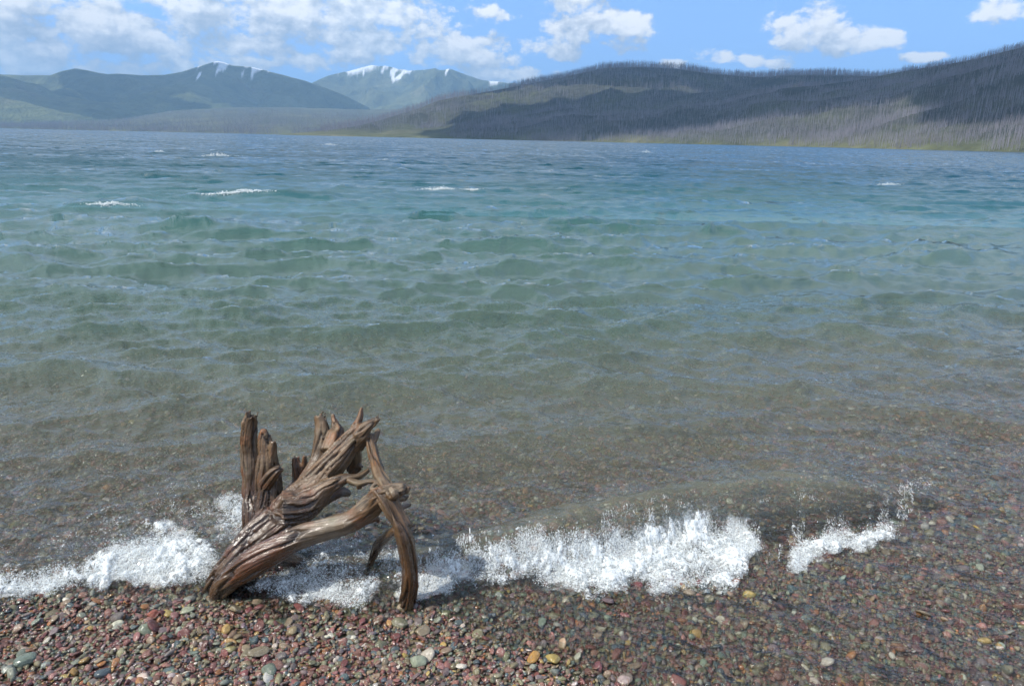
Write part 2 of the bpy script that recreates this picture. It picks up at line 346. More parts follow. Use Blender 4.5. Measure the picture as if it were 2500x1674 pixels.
# the lake sheet starts just inside the swash line; the strip behind it is dropped
gz, gdx, gdy = water_height(gx, gy)
depth = np.maximum(gz - bed(gx, gy), 0)
wv = np.stack([gx + gdx, gy + gdy, gz], -1)
wf = grid_faces(*gx.shape)
keep = ((gy - yswash(gx)) > -0.06).ravel()
wf = wf[keep[wf].any(1)]
wme = mesh_np("water", wv, wf)
set_attr(wme, "depth", depth.ravel())
set_attr(wme, "aerated", np.clip(breaker(gx, gy) * 4.0, 0, 0.55).ravel())
set_attr(wme, "foam", foam_cover(gx, gy, gz).ravel())
def water_material():
    m, t, out = new_mat("lake_water")
    dep = t.attr("depth").outputs['Fac']
    geo = t.add('ShaderNodeNewGeometry'); pos = geo.outputs['Position']
    dist = t.vec('LENGTH', t.vec('MULTIPLY', pos, (1, 1, 0)))
    far = t.mapr(dist, 3.5, 24, smooth=True)
    b1 = t.noise(t.vec('MULTIPLY', pos, (1.0, 1.9, 1.0)), 4.2, 4, 0.62, 0.3)
    b2 = t.noise(t.vec('MULTIPLY', pos, (1.0, 1.6, 1.0)), 26.0, 3, 0.6, 0.4)
    h = t.math('ADD', t.math('MULTIPLY', b1, 0.008), t.math('MULTIPLY', b2, 0.0008))
    bump = t.add('ShaderNodeBump'); bump.inputs['Strength'].default_value = 1.0; bump.inputs['Distance'].default_value = 1.0
    t.l.new(h, bump.inputs['Height'])
    # wind chop finer than the mesh can carry far out: slopes straight from noise, in metres on the lake
    def slope(sc, det, amp):
        n = t.add('ShaderNodeTexNoise'); n.inputs['Scale'].default_value = sc; n.inputs['Detail'].default_value = det; n.inputs['Roughness'].default_value = 0.6
        t.l.new(t.vec('MULTIPLY', pos, (0.30, 1.0, 1.0)), n.inputs['Vector'])
        return t.vec('MULTIPLY', t.vec('SUBTRACT', n.outputs['Color'], (0.5, 0.5, 0.5)), (amp * 0.7, amp, 0.0))
    sl = t.vec('SCALE', t.vec('ADD', slope(1.6, 3, 0.44), t.vec('ADD', slope(0.25, 2, 0.36), (0.0, -0.13, 0.0))), scale=far)
    nrm = t.vec('NORMALIZE', t.vec('ADD', bump.outputs[0], sl))
    class _B: outputs = [nrm]
    bump = _B
    body = t.ramp(t.mapr(dep, 0.0, 7.0), [(0.0, (0.27, 0.255, 0.195)), (0.10, (0.092, 0.145, 0.115)), (0.26, (0.024, 0.086, 0.086)), (0.5, (0.009, 0.056, 0.072)), (1.0, (0.006, 0.044, 0.070))])
    murk = t.math('SUBTRACT', 1.0, t.math('POWER', 2.718, t.math('MULTIPLY', dep, t.math('SUBTRACT', -0.80, t.math('MULTIPLY', dep, 0.38)))))
    murk = t.math('MINIMUM', t.math('ADD', murk, t.math('MULTIPLY', t.attr('aerated').outputs['Fac'], 0.22)), 0.97)
    dif = t.add('ShaderNodeBsdfDiffuse'); t.put(dif.inputs['Color'], body); t.put(dif.inputs['Normal'], (0, 0, 1))
    tr = t.add('ShaderNodeBsdfTransparent'); t.put(tr.inputs['Color'], (0.93, 0.98, 0.97))
    rf = t.add('ShaderNodeBsdfRefraction'); rf.inputs['IOR'].default_value = 1.33; rf.inputs['Roughness'].default_value = 0.0
    t.put(rf.inputs['Color'], (0.93, 0.98, 0.97)); t.l.new(bump.outputs[0], rf.inputs['Normal'])
    thru = t.add('ShaderNodeMixShader'); thru.inputs[0].default_value = 0.2
    t.l.new(tr.outputs[0], thru.inputs[1]); t.l.new(rf.outputs[0], thru.inputs[2])
    base = t.add('ShaderNodeMixShader'); t.put(base.inputs[0], murk)
    t.l.new(thru.outputs[0], base.inputs[1]); t.l.new(dif.outputs[0], base.inputs[2])
    gl = t.add('ShaderNodeBsdfGlossy'); gl.inputs['Roughness'].default_value = 0.03; t.l.new(bump.outputs[0], gl.inputs['Normal'])
    fr = t.add('ShaderNodeFresnel'); fr.inputs['IOR'].default_value = 1.333; t.l.new(bump.outputs[0], fr.inputs['Normal'])
    mx = t.add('ShaderNodeMixShader'); t.l.new(fr.outputs[0], mx.inputs[0]); t.l.new(base.outputs[0], mx.inputs[1]); t.l.new(gl.outputs[0], mx.inputs[2])
    fo = t.attr("foam").outputs['Fac']
    fn = t.noise(pos, 120.0, 4, 0.7, 0.6)
    fm = t.mapr(t.math('ADD', fo, t.math('MULTIPLY', t.math('SUBTRACT', fn, 0.5), 2.0)), 0.45, 1.3, 0.0, 0.55)
    fm = t.math('MULTIPLY', fm, t.mapr(fo, 0.0, 0.06))
    fd = t.add('ShaderNodeBsdfDiffuse'); t.put(fd.inputs['Color'], (0.84, 0.88, 0.88, 1)); t.l.new(bump.outputs[0], fd.inputs['Normal'])
    fx = t.add('ShaderNodeMixShader'); t.put(fx.inputs[0], fm); t.l.new(mx.outputs[0], fx.inputs[1]); t.l.new(fd.outputs[0], fx.inputs[2])
    t.l.new(fx.outputs[0], out.inputs['Surface'])
    return m
WATER_MAT = water_material()
link("water", wme, WATER_MAT, kind="structure")

# ================================================================== BEACH AND LAKE BED
bx = np.concatenate([np.geomspace(-60, -7, 12)[:-1], np.linspace(-7, 7, 160), np.geomspace(7, 60, 12)[1:]])
by = np.concatenate([np.linspace(-14, 0.2, 14)[:-1], np.linspace(0.2, 9, 150), np.geomspace(9, 80, 30)[1:]])
BX, BY = np.meshgrid(bx, by)
bme = mesh_np("beach", np.stack([BX, BY, bed(BX, BY) - 0.004], -1), grid_faces(*BX.shape))
def bed_material():
    m, t, out = new_mat("shingle_bed")
    pos = t.add('ShaderNodeNewGeometry').outputs['Position']
    vo = t.add('ShaderNodeTexVoronoi'); vo.inputs['Scale'].default_value = 24.0; t.l.new(t.vec('MULTIPLY', pos, (0.8, 1.2, 1)), vo.inputs['Vector'])
    sep = t.add('ShaderNodeSeparateColor'); t.l.new(vo.outputs['Color'], sep.inputs[0])
    c = t.ramp(sep.outputs[0], [(0.0, (0.096, 0.045, 0.036)), (0.2, (0.120, 0.066, 0.051)), (0.35, (0.102, 0.090, 0.054)), (0.5, (0.078, 0.090, 0.072)), (0.65, (0.120, 0.096, 0.060)), (0.8, (0.066, 0.072, 0.078)), (0.92, (0.156, 0.108, 0.054)), (1.0, (0.216, 0.198, 0.168))], 'CONSTANT')
    bump = t.add('ShaderNodeBump'); bump.inputs['Distance'].default_value = 0.012; bump.inputs['Strength'].default_value = 0.9
    t.l.new(t.math('SUBTRACT', 1.0, vo.outputs['Distance']), bump.inputs['Height'])
    principled(t, out, **{'Base Color': c, 'Roughness': 0.35, 'Normal': bump.outputs[0]})
    return m
link("beach", bme, bed_material(), kind="structure")

# ================================================================== PEBBLES
PALETTE = [  # name, colour, weight
 ("maroon", (0.092, 0.036, 0.031), 0.17), ("dusty red", (0.142, 0.070, 0.056), 0.20), ("purple grey", (0.096, 0.072, 0.070), 0.15), ("olive", (0.105, 0.092, 0.055), 0.17),
 ("sage green", (0.108, 0.115, 0.090), 0.10), ("slate blue", (0.046, 0.058, 0.062), 0.07), ("tan", (0.150, 0.112, 0.072), 0.13), ("orange brown", (0.18, 0.078, 0.032), 0.035), ("ochre", (0.20, 0.13, 0.045), 0.015), ("cream", (0.29, 0.255, 0.215), 0.03)]
PW = np.array([p[2] for p in PALETTE]); PW /= PW.sum()
def pebble_material():
    m, t, out = new_mat("wet_pebble")
    oi = t.add('ShaderNodeObjectInfo')
    ic = t.attr("pebble_color", 'INSTANCER')
    c = t.mix(t.math('GREATER_THAN', ic.outputs['Alpha'], 0.5), oi.outputs['Color'], ic.outputs['Color'])
    tco = t.add('ShaderNodeTexCoord').outputs['Object']
    o = t.vec('ADD', tco, t.vec('SCALE', (1.0, 0.7, 0.3), scale=t.math('MULTIPLY', oi.outputs['Random'], 40.0)))
    n = t.noise(o, 2.2, 5, 0.65)
    c = t.mix(1.0, c, t.ramp(n, [(0.25, 0.62), (0.5, 1.0), (0.75, 1.35)]), 'MULTIPLY')
    band = t.noise(t.vec('MULTIPLY', o, (0.6, 0.6, 7.0)), 1.4, 2, 0.5, 1.0)
    c = t.mix(t.mapr(band, 0.62, 0.68, 0.0, 0.35), c, (0.36, 0.32, 0.28, 1))
    bump = t.add('ShaderNodeBump'); bump.inputs['Distance'].default_value = 0.03; bump.inputs['Strength'].default_value = 0.25
    t.l.new(t.noise(o, 6, 3, 0.6), bump.inputs['Height'])
    principled(t, out, **{'Base Color': c, 'Roughness': t.mapr(n, 0.3, 0.7, 0.08, 0.16), 'Specular IOR Level': 0.5, 'Normal': bump.outputs[0]})
    return m
PEB_MAT = pebble_material()
import bmesh
def ico(sub):
    bm = bmesh.new(); bmesh.ops.create_icosphere(bm, subdivisions=sub, radius=1.0)
    bm.verts.ensure_lookup_table()
    vs = np.array([v.co[:] for v in bm.verts], np.float32); fs = np.array([[v.index for v in f.verts] for f in bm.faces], np.int32)
    bm.free(); return vs, fs
ICO1, ICO2, ICO3 = ico(1), ico(2), ico(3)
def pebble_mesh(name, seed, src=ICO3):
    g = np.random.default_rng(seed); vs, fs = src; p = vs.copy()
    e = g.uniform(0.75, 1.0)
    p = np.sign(p) * np.abs(p) ** e
    for k in range(g.integers(3, 7)):                       # a few worn flats
        n = g.normal(size=3); n /= np.linalg.norm(n); d = g.uniform(0.62, 0.85)
        h = p @ n; p = p - np.outer(np.maximum(h - d, 0) * 0.95, n)
    p = p * (1 + 0.26 * (fbm(vs * 1.1 + seed * 3.7, 2) - 0.5))[:, None]
    p *= np.array([1.0, g.uniform(0.6, 0.9), g.uniform(0.28, 0.55)])
    me = mesh_np(name, p, fs); me.materials.append(PEB_MAT); return me
PEB = [pebble_mesh("pebble_shape", 100 + i) for i in range(16)]
PEB_LO = [pebble_mesh("pebble_shape_plain", 100 + i, ICO2) for i in range(16)]

def instancer(name, meshes, pts, rot, scl, idx, extra, mat_unused=None, **props):
    """one object that carries points; geometry nodes put a shape from `meshes` on each"""
    coll = bpy.data.collections.new(name + "_shapes")
    for i, me in enumerate(meshes):
        coll.objects.link(bpy.data.objects.new("%s_shape_%02d" % (name, i), me))
    me = bpy.data.meshes.new(name); me.vertices.add(len(pts)); me.vertices.foreach_set('co', np.asarray(pts, np.float32).ravel())
    set_attr(me, "rot", rot, 'FLOAT_VECTOR'); set_attr(me, "scl", scl, 'FLOAT_VECTOR'); set_attr(me, "idx", idx, 'INT')
    for k, (arr, typ) in extra.items(): set_attr(me, k, arr, typ)
    o = link(name, me, None, **props)
    g = bpy.data.node_groups.new(name + "_nodes", 'GeometryNodeTree')
    g.interface.new_socket("Geometry", in_out='INPUT', socket_type='NodeSocketGeometry'); g.interface.new_socket("Geometry", in_out='OUTPUT', socket_type='NodeSocketGeometry')
    gi = g.nodes.new('NodeGroupInput'); go = g.nodes.new('NodeGroupOutput')
    mp = g.nodes.new('GeometryNodeMeshToPoints'); ip = g.nodes.new('GeometryNodeInstanceOnPoints'); ci = g.nodes.new('GeometryNodeCollectionInfo')
    ci.inputs['Collection'].default_value = coll; ci.inputs['Separate Children'].default_value = True; ci.inputs['Reset Children'].default_value = True
    def na(nm, typ):
        n = g.nodes.new('GeometryNodeInputNamedAttribute'); n.data_type = typ; n.inputs['Name'].default_value = nm; return n.outputs[0]
    er = g.nodes.new('FunctionNodeEulerToRotation'); g.links.new(na("rot", 'FLOAT_VECTOR'), er.inputs[0])
    g.links.new(gi.outputs[0], mp.inputs[0]); g.links.new(mp.outputs[0], ip.inputs['Points']); g.links.new(ci.outputs[0], ip.inputs['Instance'])
    ip.inputs['Pick Instance'].default_value = True
    g.links.new(na("idx", 'INT'), ip.inputs['Instance Index']); g.links.new(er.outputs[0], ip.inputs['Rotation']); g.links.new(na("scl", 'FLOAT_VECTOR'), ip.inputs['Scale'])
    g.links.new(ip.outputs[0], go.inputs[0])
    md = o.modifiers.new("scatter", 'NODES'); md.node_group = g
    return o

def scatter_pebbles():
    g = np.random.default_rng(21)
    P = []
    def zone(n, y0, y1, med, layer):
        y = g.uniform(y0, y1, n); x = g.uniform(-1, 1, n) * (0.55 + 0.98 * y)
        r = med * np.exp(g.normal(0, 0.42, n)); r = np.clip(r, 0.0045, max(0.030, med * 1.6))
        z = bed(x, y) + g.uniform(-0.35, 0.55, n) * r * 0.6 + layer
        P.append(np.stack([x, y, z, r], 1))
    zone(16000, 1.25, 2.6, 0.0050, 0.004)
    zone(36000, 1.25, 2.5, 0.0080, 0.0)
    zone(9000, 1.25, 2.5, 0.0075, 0.006)
    zone(25000, 2.5, 4.6, 0.0115, 0.0)
    zone(11000, 4.6, 8.0, 0.0200, 0.0); zone(9000, 8.0, 14.0, 0.034, 0.0)
    # a scatter of larger stones lying on top
    n = 300; y = g.uniform(1.3, 4.0, n); x = g.uniform(-1, 1, n) * (0.55 + 0.98 * y); r = g.uniform(0.014, 0.024, n)
    P.append(np.stack([x, y, bed(x, y) + r * 0.25, r], 1))
    return np.concatenate(P), g
pp, g_ = scatter_pebbles()
N = len(pp)
prot = np.stack([g_.normal(0, 0.42, N), g_.normal(0, 0.42, N), g_.uniform(0, 6.28, N)], 1)
pidx = g_.integers(0, 16, N); pcol = g_.choice(len(PALETTE), N, p=PW)
pscl = pp[:, 3:4] * g_.uniform(0.85, 1.15, (N, 3))
prgb = 1.3 * np.array([p[1] for p in PALETTE])[pcol] * g_.uniform(0.75, 1.3, (N, 1)) * g_.uniform(0.92, 1.08, (N, 3))
# the 300 that show largest become pebbles of their own
ppx, ppy, pdp = project(pp[:, :3])
inview = (ppx > 10) & (ppx < 2490) & (ppy > 0) & (ppy < 1664) & (pp[:, 2] > bed(pp[:, 0], pp[:, 1]) + 0.10 * pp[:, 3])
dry = pp[:, 1] < yswash(pp[:, 0]) + 0.35
score = np.where(inview & dry, pp[:, 3] / pdp, 0)
single = np.argsort(-score)[:288]
mask = np.ones(N, bool); mask[single] = False
instancer("shingle", PEB_LO, pp[mask, :3], prot[mask], pscl[mask], pidx[mask], {"pebble_color": (np.concatenate([prgb[mask], np.ones((mask.sum(), 1))], 1), 'FLOAT_COLOR')},
          kind="stuff", label="wet multicoloured shingle covering the beach and shallow lake bed")
def pebble_label(i):
    c = PALETTE[pcol[i]][0]; sh = "flat" if PEB[pidx[i]].vertices[0].co.z is None else ""
    px, py = ppx[i], ppy[i]
    wet = pp[i, 1] > yswash(pp[i, 0])
    size = "large" if pp[i, 3] > 0.019 else "small"
    place = "under the thin film of water" if wet else ("on the wet shingle below the left foam" if px < 520 else ("on the wet shingle in front of the stump" if px < 1050 else "on the wet shingle beside the water film"))
    return "%s %s pebble lying %s" % (size, c, place), "%s %s pebbles %s" % (size, c, place)
for i in single:
    o = bpy.data.objects.new("pebble", PEB[pidx[i]]); COL.objects.link(o)
    o.location = pp[i, :3]; o.rotation_euler = prot[i]; o.scale = pscl[i]
    o.color = (*prgb[i], 1.0)
    o['label'], o['group'] = pebble_label(i); o['category'] = "pebble"
SPECIAL = [(1303, 1603, 0.026, (0.30, 0.165, 0.045), "bright ochre block-shaped stone under the clear water film"), (1350, 1607, 0.027, (0.27, 0.20, 0.06), "mottled yellow stone beside the bright ochre one under the water film"),
 (1022, 1614, 0.027, (0.19, 0.21, 0.15), "pale sage green flat pebble below the foot of the bent root"), (1528, 1656, 0.028, (0.26, 0.20, 0.18), "pinkish stone with white veins at the bottom edge"),
 (456, 1488, 0.026, (0.24, 0.25, 0.17), "pale green domed pebble left of the stump base"), (374, 1497, 0.022, (0.21, 0.065, 0.04), "angular brick red pebble near the foam left of the stump"),
 (351, 1650, 0.022, (0.42, 0.33, 0.27), "pale pink cream pebble at the bottom left"), (655, 1652, 0.026, (0.34, 0.33, 0.30), "whitish grey veined pebble on the shingle below the stump"),
 (62, 1612, 0.034, (0.11, 0.135, 0.105), "long grey green slanting pebble at the bottom left"), (252, 1640, 0.026, (0.055, 0.07, 0.078), "dark blue grey rounded pebble at the bottom left"),
 (1655, 1660, 0.028, (0.22, 0.07, 0.055), "broad red stone under water at the bottom right of centre"), (560, 1585, 0.021, (0.21, 0.18, 0.08), "olive yellow pointed pebble below the stump")]
for k, (px, py, r, c, lab) in enumerate(SPECIAL):
    p = on_z(float(px), float(py), 0.05)
    for _ in range(8):
        p = on_z(float(px), float(py), float(bed(np.array([p[0]]), np.array([p[1]]))[0]) + 0.008)
    o = bpy.data.objects.new("pebble", PEB[(k * 5 + 3) % 16]); COL.objects.link(o)
    o.location = p; o.rotation_euler = (random.gauss(0, 0.12), random.gauss(0, 0.12), (0.6 if k == 8 else random.uniform(0, 6.28))); o.scale = (r, r, r)
    o.color = (*c, 1.0); o['label'] = lab; o['category'] = "pebble"; o['group'] = "standout stones on the shore"
# ================================================================== DRIFTWOOD STUMP
def S(cx, cy, Y): return at_y(500 + cx * 0.3827, 950 + cy * 0.3827, Y)
def srad(p, rpx): return rpx * 0.3827 / FPX * float(project(p)[2])
def branch(pts):
    """list of (cx, cy, depth, radius) -> smooth polyline of points and radii"""
    P = np.array([S(a, b, c) for a, b, c, r in pts]); R = np.array([srad(p, q[3]) for p, q in zip(P, pts)])
    n = len(P); out = []
    for i in range(n - 1):
        p0, p1, p2, p3 = P[max(i - 1, 0)], P[i], P[i + 1], P[min(i + 2, n - 1)]
        for t in np.linspace(0, 1, 7)[: (7 if i == n - 2 else 6)]:
            c = 0.5 * ((2 * p1) + (-p0 + p2) * t + (2 * p0 - 5 * p1 + 4 * p2 - p3) * t * t + (-p0 + 3 * p1 - 3 * p2 + p3) * t ** 3)
            out.append((*c, R[i] * (1 - t) + R[i + 1] * t))
    return np.array(out)
def frames(Q):
    T = np.gradient(Q[:, :3], axis=0); T /= np.linalg.norm(T, axis=1)[:, None] + 1e-9
    u = np.cross(T[0], [0.3, -0.8, 0.5]); u /= np.linalg.norm(u); U = []
    for t in T:
        u = u - t * np.dot(u, t); u /= np.linalg.norm(u) + 1e-9; U.append(u.copy())
    U = np.array(U); return T, U, np.cross(T, U)
def tube(bm, Q, seed, nseg=20, flute=0.13, jag=0.0):
    T, U, V = frames(Q); g = np.random.default_rng(seed)
    L = np.concatenate([[0], np.cumsum(np.linalg.norm(np.diff(Q[:, :3], axis=0), axis=1))])
    ph = g.uniform(0, 6.28, 5); am = g.uniform(0.4, 1, 5); rings = []
    for i in range(len(Q)):
        ring = []
        for k in range(nseg):
            a = 2 * math.pi * k / nseg + L[i] * 1.6
            f = 1 + flute * sum(am[j] * math.sin((j + 2) * a + ph[j] + L[i] * (j - 2) * 3) for j in range(5)) / 2.2
            r = Q[i, 3] * f
            p = Q[i, :3] + r * (math.cos(a) * U[i] + math.sin(a) * V[i])
            if jag and i == len(Q) - 1: p = p + T[i] * jag * Q[i, 3] * g.uniform(-0.6, 1.6)
            ring.append(bm.verts.new(p))
        rings.append(ring)
    for a, b in zip(rings[:-1], rings[1:]):
        for k in range(nseg): bm.faces.new((a[k], a[(k + 1) % nseg], b[(k + 1) % nseg], b[k]))
    for ring, i, s in ((rings[0], 0, -1), (rings[-1], len(Q) - 1, 1)):
        c = bm.verts.new(Q[i, :3] + T[i] * s * Q[i, 3] * (0.35 if s < 0 or not jag else -0.25))
        for k in range(nseg):
            bm.faces.new((ring[(k + 1) % nseg], ring[k], c) if s < 0 else (ring[k], ring[(k + 1) % nseg], c))
def wood_part(name, branches, parent, voxel=0.0042, jags=(), **props):
    Qs = [branch(b) for b in branches]
    bm = bmesh.new()
    for i, q in enumerate(Qs): tube(bm, q, 31 * len(name) + 7 * i, jag=(1.0 if i in jags else 0.0))
    bmesh.ops.recalc_face_normals(bm, faces=bm.faces)
    me = bpy.data.meshes.new(name); bm.to_mesh(me); bm.free()
    tmp = bpy.data.objects.new(name + "_raw", me); COL.objects.link(tmp)
    md = tmp.modifiers.new("union", 'REMESH'); md.mode = 'VOXEL'; md.voxel_size = voxel; md.use_smooth_shade = True
    ms = tmp.modifiers.new("soften", 'SMOOTH'); ms.factor = 0.5; ms.iterations = 3
    dg = bpy.context.evaluated_depsgraph_get(); dg.update()
    res = bpy.data.meshes.new_from_object(tmp.evaluated_get(dg)); res.name = name
    bpy.data.objects.remove(tmp)
    nv = len(res.vertices); co = np.empty(nv * 3, np.float32); res.vertices.foreach_get('co', co); co = co.reshape(-1, 3)
    no = np.empty(nv * 3, np.float32); res.vertex_normals.foreach_get('vector', no); no = no.reshape(-1, 3)
    best = np.full(nv, 1e9); grain = np.zeros((nv, 3)); rad = np.full(nv, 0.05)
    for bi, q in enumerate(Qs):
        T, U, V = frames(q); L = np.concatenate([[0], np.cumsum(np.linalg.norm(np.diff(q[:, :3], axis=0), axis=1))])
        for i in range(0, len(q) - 1):
            a, b = q[i, :3], q[i + 1, :3]; ab = b - a
            t = np.clip(((co - a) @ ab) / (ab @ ab + 1e-12), 0, 1)
            d = co - (a + t[:, None] * ab); r = q[i, 3] * (1 - t) + q[i + 1, 3] * t
            dd = np.linalg.norm(d, axis=1) - r
            hit = dd < best
            if hit.any():
                ang = np.arctan2(d[hit] @ V[i], d[hit] @ U[i])
                ang = ang - (L[i] + t[hit] * (L[i + 1] - L[i])) * 2.2
                grain[hit] = np.stack([np.cos(ang) * r[hit] * 1.0, np.sin(ang) * r[hit], (L[i] + t[hit] * (L[i + 1] - L[i])) + bi * 1.7], -1)
                best[hit] = dd[hit]; rad[hit] = r[hit]
    g3 = grain * np.array([120.0, 120.0, 8.0]); ridge = np.abs(fbm(g3, 3) - 0.5) * 2
    crack = np.clip(0.16 - np.abs(fbm(grain * np.array([34.0, 34.0, 3.2]) + 9.0, 2) - 0.5), 0, 1) / 0.16
    lump = fbm(co * 14.0, 3) - 0.5
    disp = (0.5 - ridge) * 0.0052 - np.where(crack > 0.6, (crack - 0.6) * 0.030, 0) + lump * 0.012
    disp *= np.clip(rad / 0.028, 0.3, 1.0)
    co = co + no * disp[:, None]
    res.vertices.foreach_set('co', co.astype(np.float32).ravel())
    set_attr(res, "grain", grain, 'FLOAT_VECTOR'); set_attr(res, "crack", np.clip(crack, 0, 1) * 0.9 + np.clip(ridge - 0.35, 0, 1) * 0.6)
    res.update()
    res.materials.clear()
    o = link(name, res, WOOD, parent, **props)
    return o
def wood_material():
    m, t, out = new_mat("driftwood")
    g = t.attr("grain").outputs['Vector']
    pos = t.add('ShaderNodeNewGeometry').outputs['Position']
    fine = t.noise(t.vec('MULTIPLY', g, (190, 190, 9)), 1.0, 4, 0.65, 0.25)
    mid = t.noise(t.vec('MULTIPLY', g, (60, 60, 4.5)), 1.0, 4, 0.6, 0.3)
    big = t.noise(pos, 6.0, 4, 0.6, 0.3)
    c = t.ramp(mid, [(0.30, (0.016, 0.009, 0.005)), (0.42, (0.060, 0.036, 0.018)), (0.55, (0.125, 0.080, 0.043)), (0.70, (0.23, 0.175, 0.118))])
    c = t.mix(t.mapr(fine, 0.42, 0.60, 0.0, 0.75), c, t.ramp(big, [(0.3, (0.17, 0.14, 0.10)), (0.5, (0.19, 0.095, 0.035)), (0.62, (0.12, 0.082, 0.045)), (0.75, (0.21, 0.18, 0.14))]))
    c = t.mix(t.mapr(fine, 0.40, 0.30, 0.0, 0.8), c, (0.025, 0.014, 0.009, 1))
    gray = t.noise(t.vec('ADD', pos, (0.3, 5.4, 2.9)), 5.0, 3, 0.6)
    c = t.mix(t.mapr(gray, 0.5, 0.66, 0.0, 0.8), c, t.ramp(mid, [(0.32, (0.05, 0.042, 0.034)), (0.5, (0.20, 0.175, 0.145)), (0.7, (0.36, 0.33, 0.28))]))
    # raw orange heartwood where it has split, and a little green algae
    raw = t.noise(t.vec('ADD', pos, (3.1, 0.4, 0.9)), 7.5, 3, 0.55)
    c = t.mix(t.mapr(raw, 0.52, 0.62, 0.0, 0.8), c, t.ramp(fine, [(0.3, (0.07, 0.024, 0.009)), (0.7, (0.30, 0.125, 0.04))]))
    alg = t.noise(t.vec('ADD', pos, (7.7, 2.4, 1.9)), 9.0, 3, 0.6)
    c = t.mix(t.mapr(alg, 0.63, 0.74, 0.0, 0.55), c, (0.065, 0.085, 0.025, 1))
    c = t.mix(t.mapr(t.attr('crack').outputs['Fac'], 0.50, 0.95, 0.0, 0.85), c, (0.016, 0.010, 0.007, 1))
    sep = t.add('ShaderNodeSeparateXYZ'); t.l.new(pos, sep.inputs[0])
    wet = t.mapr(t.math('ADD', sep.outputs[2], t.math('MULTIPLY', big, 0.35)), 0.36, 0.56)      # wet up to the splash line
    c = t.mix(1.0, c, t.mix(wet, (0.44, 0.325, 0.205, 1), (0.80, 0.745, 0.625, 1)), 'MULTIPLY')
    bump = t.add('ShaderNodeBump'); bump.inputs['Distance'].default_value = 0.0035; bump.inputs['Strength'].default_value = 0.9
    t.l.new(t.math('ADD', t.math('MULTIPLY', fine, 0.8), t.math('MULTIPLY', mid, 0.8)), bump.inputs['Height'])
    dro = t.add('ShaderNodeBump'); dro.inputs['Distance'].default_value = 0.004; dro.inputs['Strength'].default_value = 1.0
    t.l.new(t.noise(pos, 140.0, 3, 0.6), dro.inputs['Height']); t.l.new(bump.outputs[0], dro.inputs['Normal'])
    principled(t, out, **{'Coat Weight': t.mapr(wet, 0, 1, 0.8, 0.15), 'Coat Roughness': 0.06, 'Coat Normal': dro.outputs[0], 'Base Color': c, 'Roughness': t.math('ADD', t.mapr(wet, 0, 1, 0.12, 0.38), t.math('MULTIPLY', fine, 0.25)), 'Specular IOR Level': 0.5, 'Normal': bump.outputs[0]})
    return m
WOOD = wood_material()
stump = bpy.data.objects.new("driftwood_stump", None); COL.objects.link(stump)
stump['label'] = "weathered brown driftwood stump with gnarled roots standing in the breaking foam"
stump['category'] = "driftwood"
wood_part("trunk", [
    [(85,1420,2.11,50),(62,1300,2.12,62),(120,1225,2.13,85),(240,1100,2.17,120),(400,940,2.24,140),(560,770,2.31,130),(680,640,2.36,108),(790,500,2.40,88),(880,395,2.44,76),(960,295,2.47,60),(1005,235,2.49,40)],
    [(940,310,2.47,52),(985,200,2.50,24),(1000,120,2.52,9)],
    [(985,290,2.46,48),(1040,235,2.46,34),(1080,205,2.46,26),(1096,190,2.46,20)],
    [(960,360,2.46,58),(1010,310,2.46,48),(1040,285,2.46,30)],
    [(660,610,2.42,70),(730,450,2.50,58),(752,320,2.54,52),(748,250,2.56,46),(742,205,2.57,40)],
    [(800,400,2.47,66),(830,300,2.52,55),(850,255,2.54,36),(825,195,2.57,20),(815,158,2.58,15)],
    [(760,330,2.56,32),(722,220,2.58,20),(716,196,2.58,16)],
    [(930,350,2.50,60),(955,440,2.52,50),(945,510,2.52,34),(1000,490,2.50,16)],
    [(500,760,2.26,105),(620,740,2.28,95),(700,690,2.30,78),(770,630,2.31,56),(850,585,2.32,40),(910,565,2.33,30),(970,558,2.34,26),(1020,530,2.36,22),(1045,508,2.37,15)],
    [(680,730,2.34,60),(790,680,2.38,46),(870,655,2.40,36),(925,668,2.42,18)],
    [(330,900,2.36,80),(440,760,2.44,60),(520,680,2.5,40),(560,620,2.54,26)],
], stump, jags=(1, 2, 4, 6))
wood_part("front_root", [
    [(120,1400,2.08,45),(85,1300,2.08,52),(160,1215,2.08,70),(300,1110,2.08,86),(460,1010,2.10,82),(620,935,2.12,70),(780,885,2.13,66),(930,835,2.13,66),(1050,750,2.13,70),(1120,680,2.12,58),(1180,650,2.11,48),(1240,640,2.11,46),(1275,632,2.11,36)],
    [(1200,660,2.10,50),(1215,690,2.09,40)],
    [(1240,640,2.12,40),(1285,640,2.12,26),(1296,622,2.12,18)],
    [(1220,680,2.13,34),(1270,690,2.14,22),(1300,680,2.15,13)],
    [(1010,830,2.16,40),(1090,820,2.18,26),(1105,850,2.18,10)],
    [(470,1060,2.14,60),(560,1090,2.20,48),(612,1092,2.24,40)],
    [(180,1180,2.12,50),(195,1080,2.16,36),(215,1040,2.18,16)],
], stump, jags=(2,), label="root reaching right from the base to a broken orange knob")
wood_part("bent_root", [
    [(1100,640,2.12,36),(1150,700,2.10,44),(1205,790,2.08,48),(1245,880,2.06,50),(1285,1000,2.055,52),(1306,1120,2.05,54),(1308,1230,2.05,54),(1296,1330,2.055,53),(1287,1410,2.06,52),(1284,1500,2.06,50)],
    [(1215,700,2.10,22),(1245,780,2.09,26),(1290,850,2.07,24),(1325,860,2.08,10)],
], stump, label="curved root standing like a leg on the shingle")
wood_part("strut_root", [
    [(1040,290,2.47,30),(1062,360,2.44,36),(1085,450,2.37,37),(1110,530,2.29,40),(1150,600,2.20,44),(1180,640,2.14,40)],
    [(1070,340,2.45,26),(1100,275,2.50,18),(1105,262,2.50,14)],
], stump, voxel=0.0036, jags=(1,))
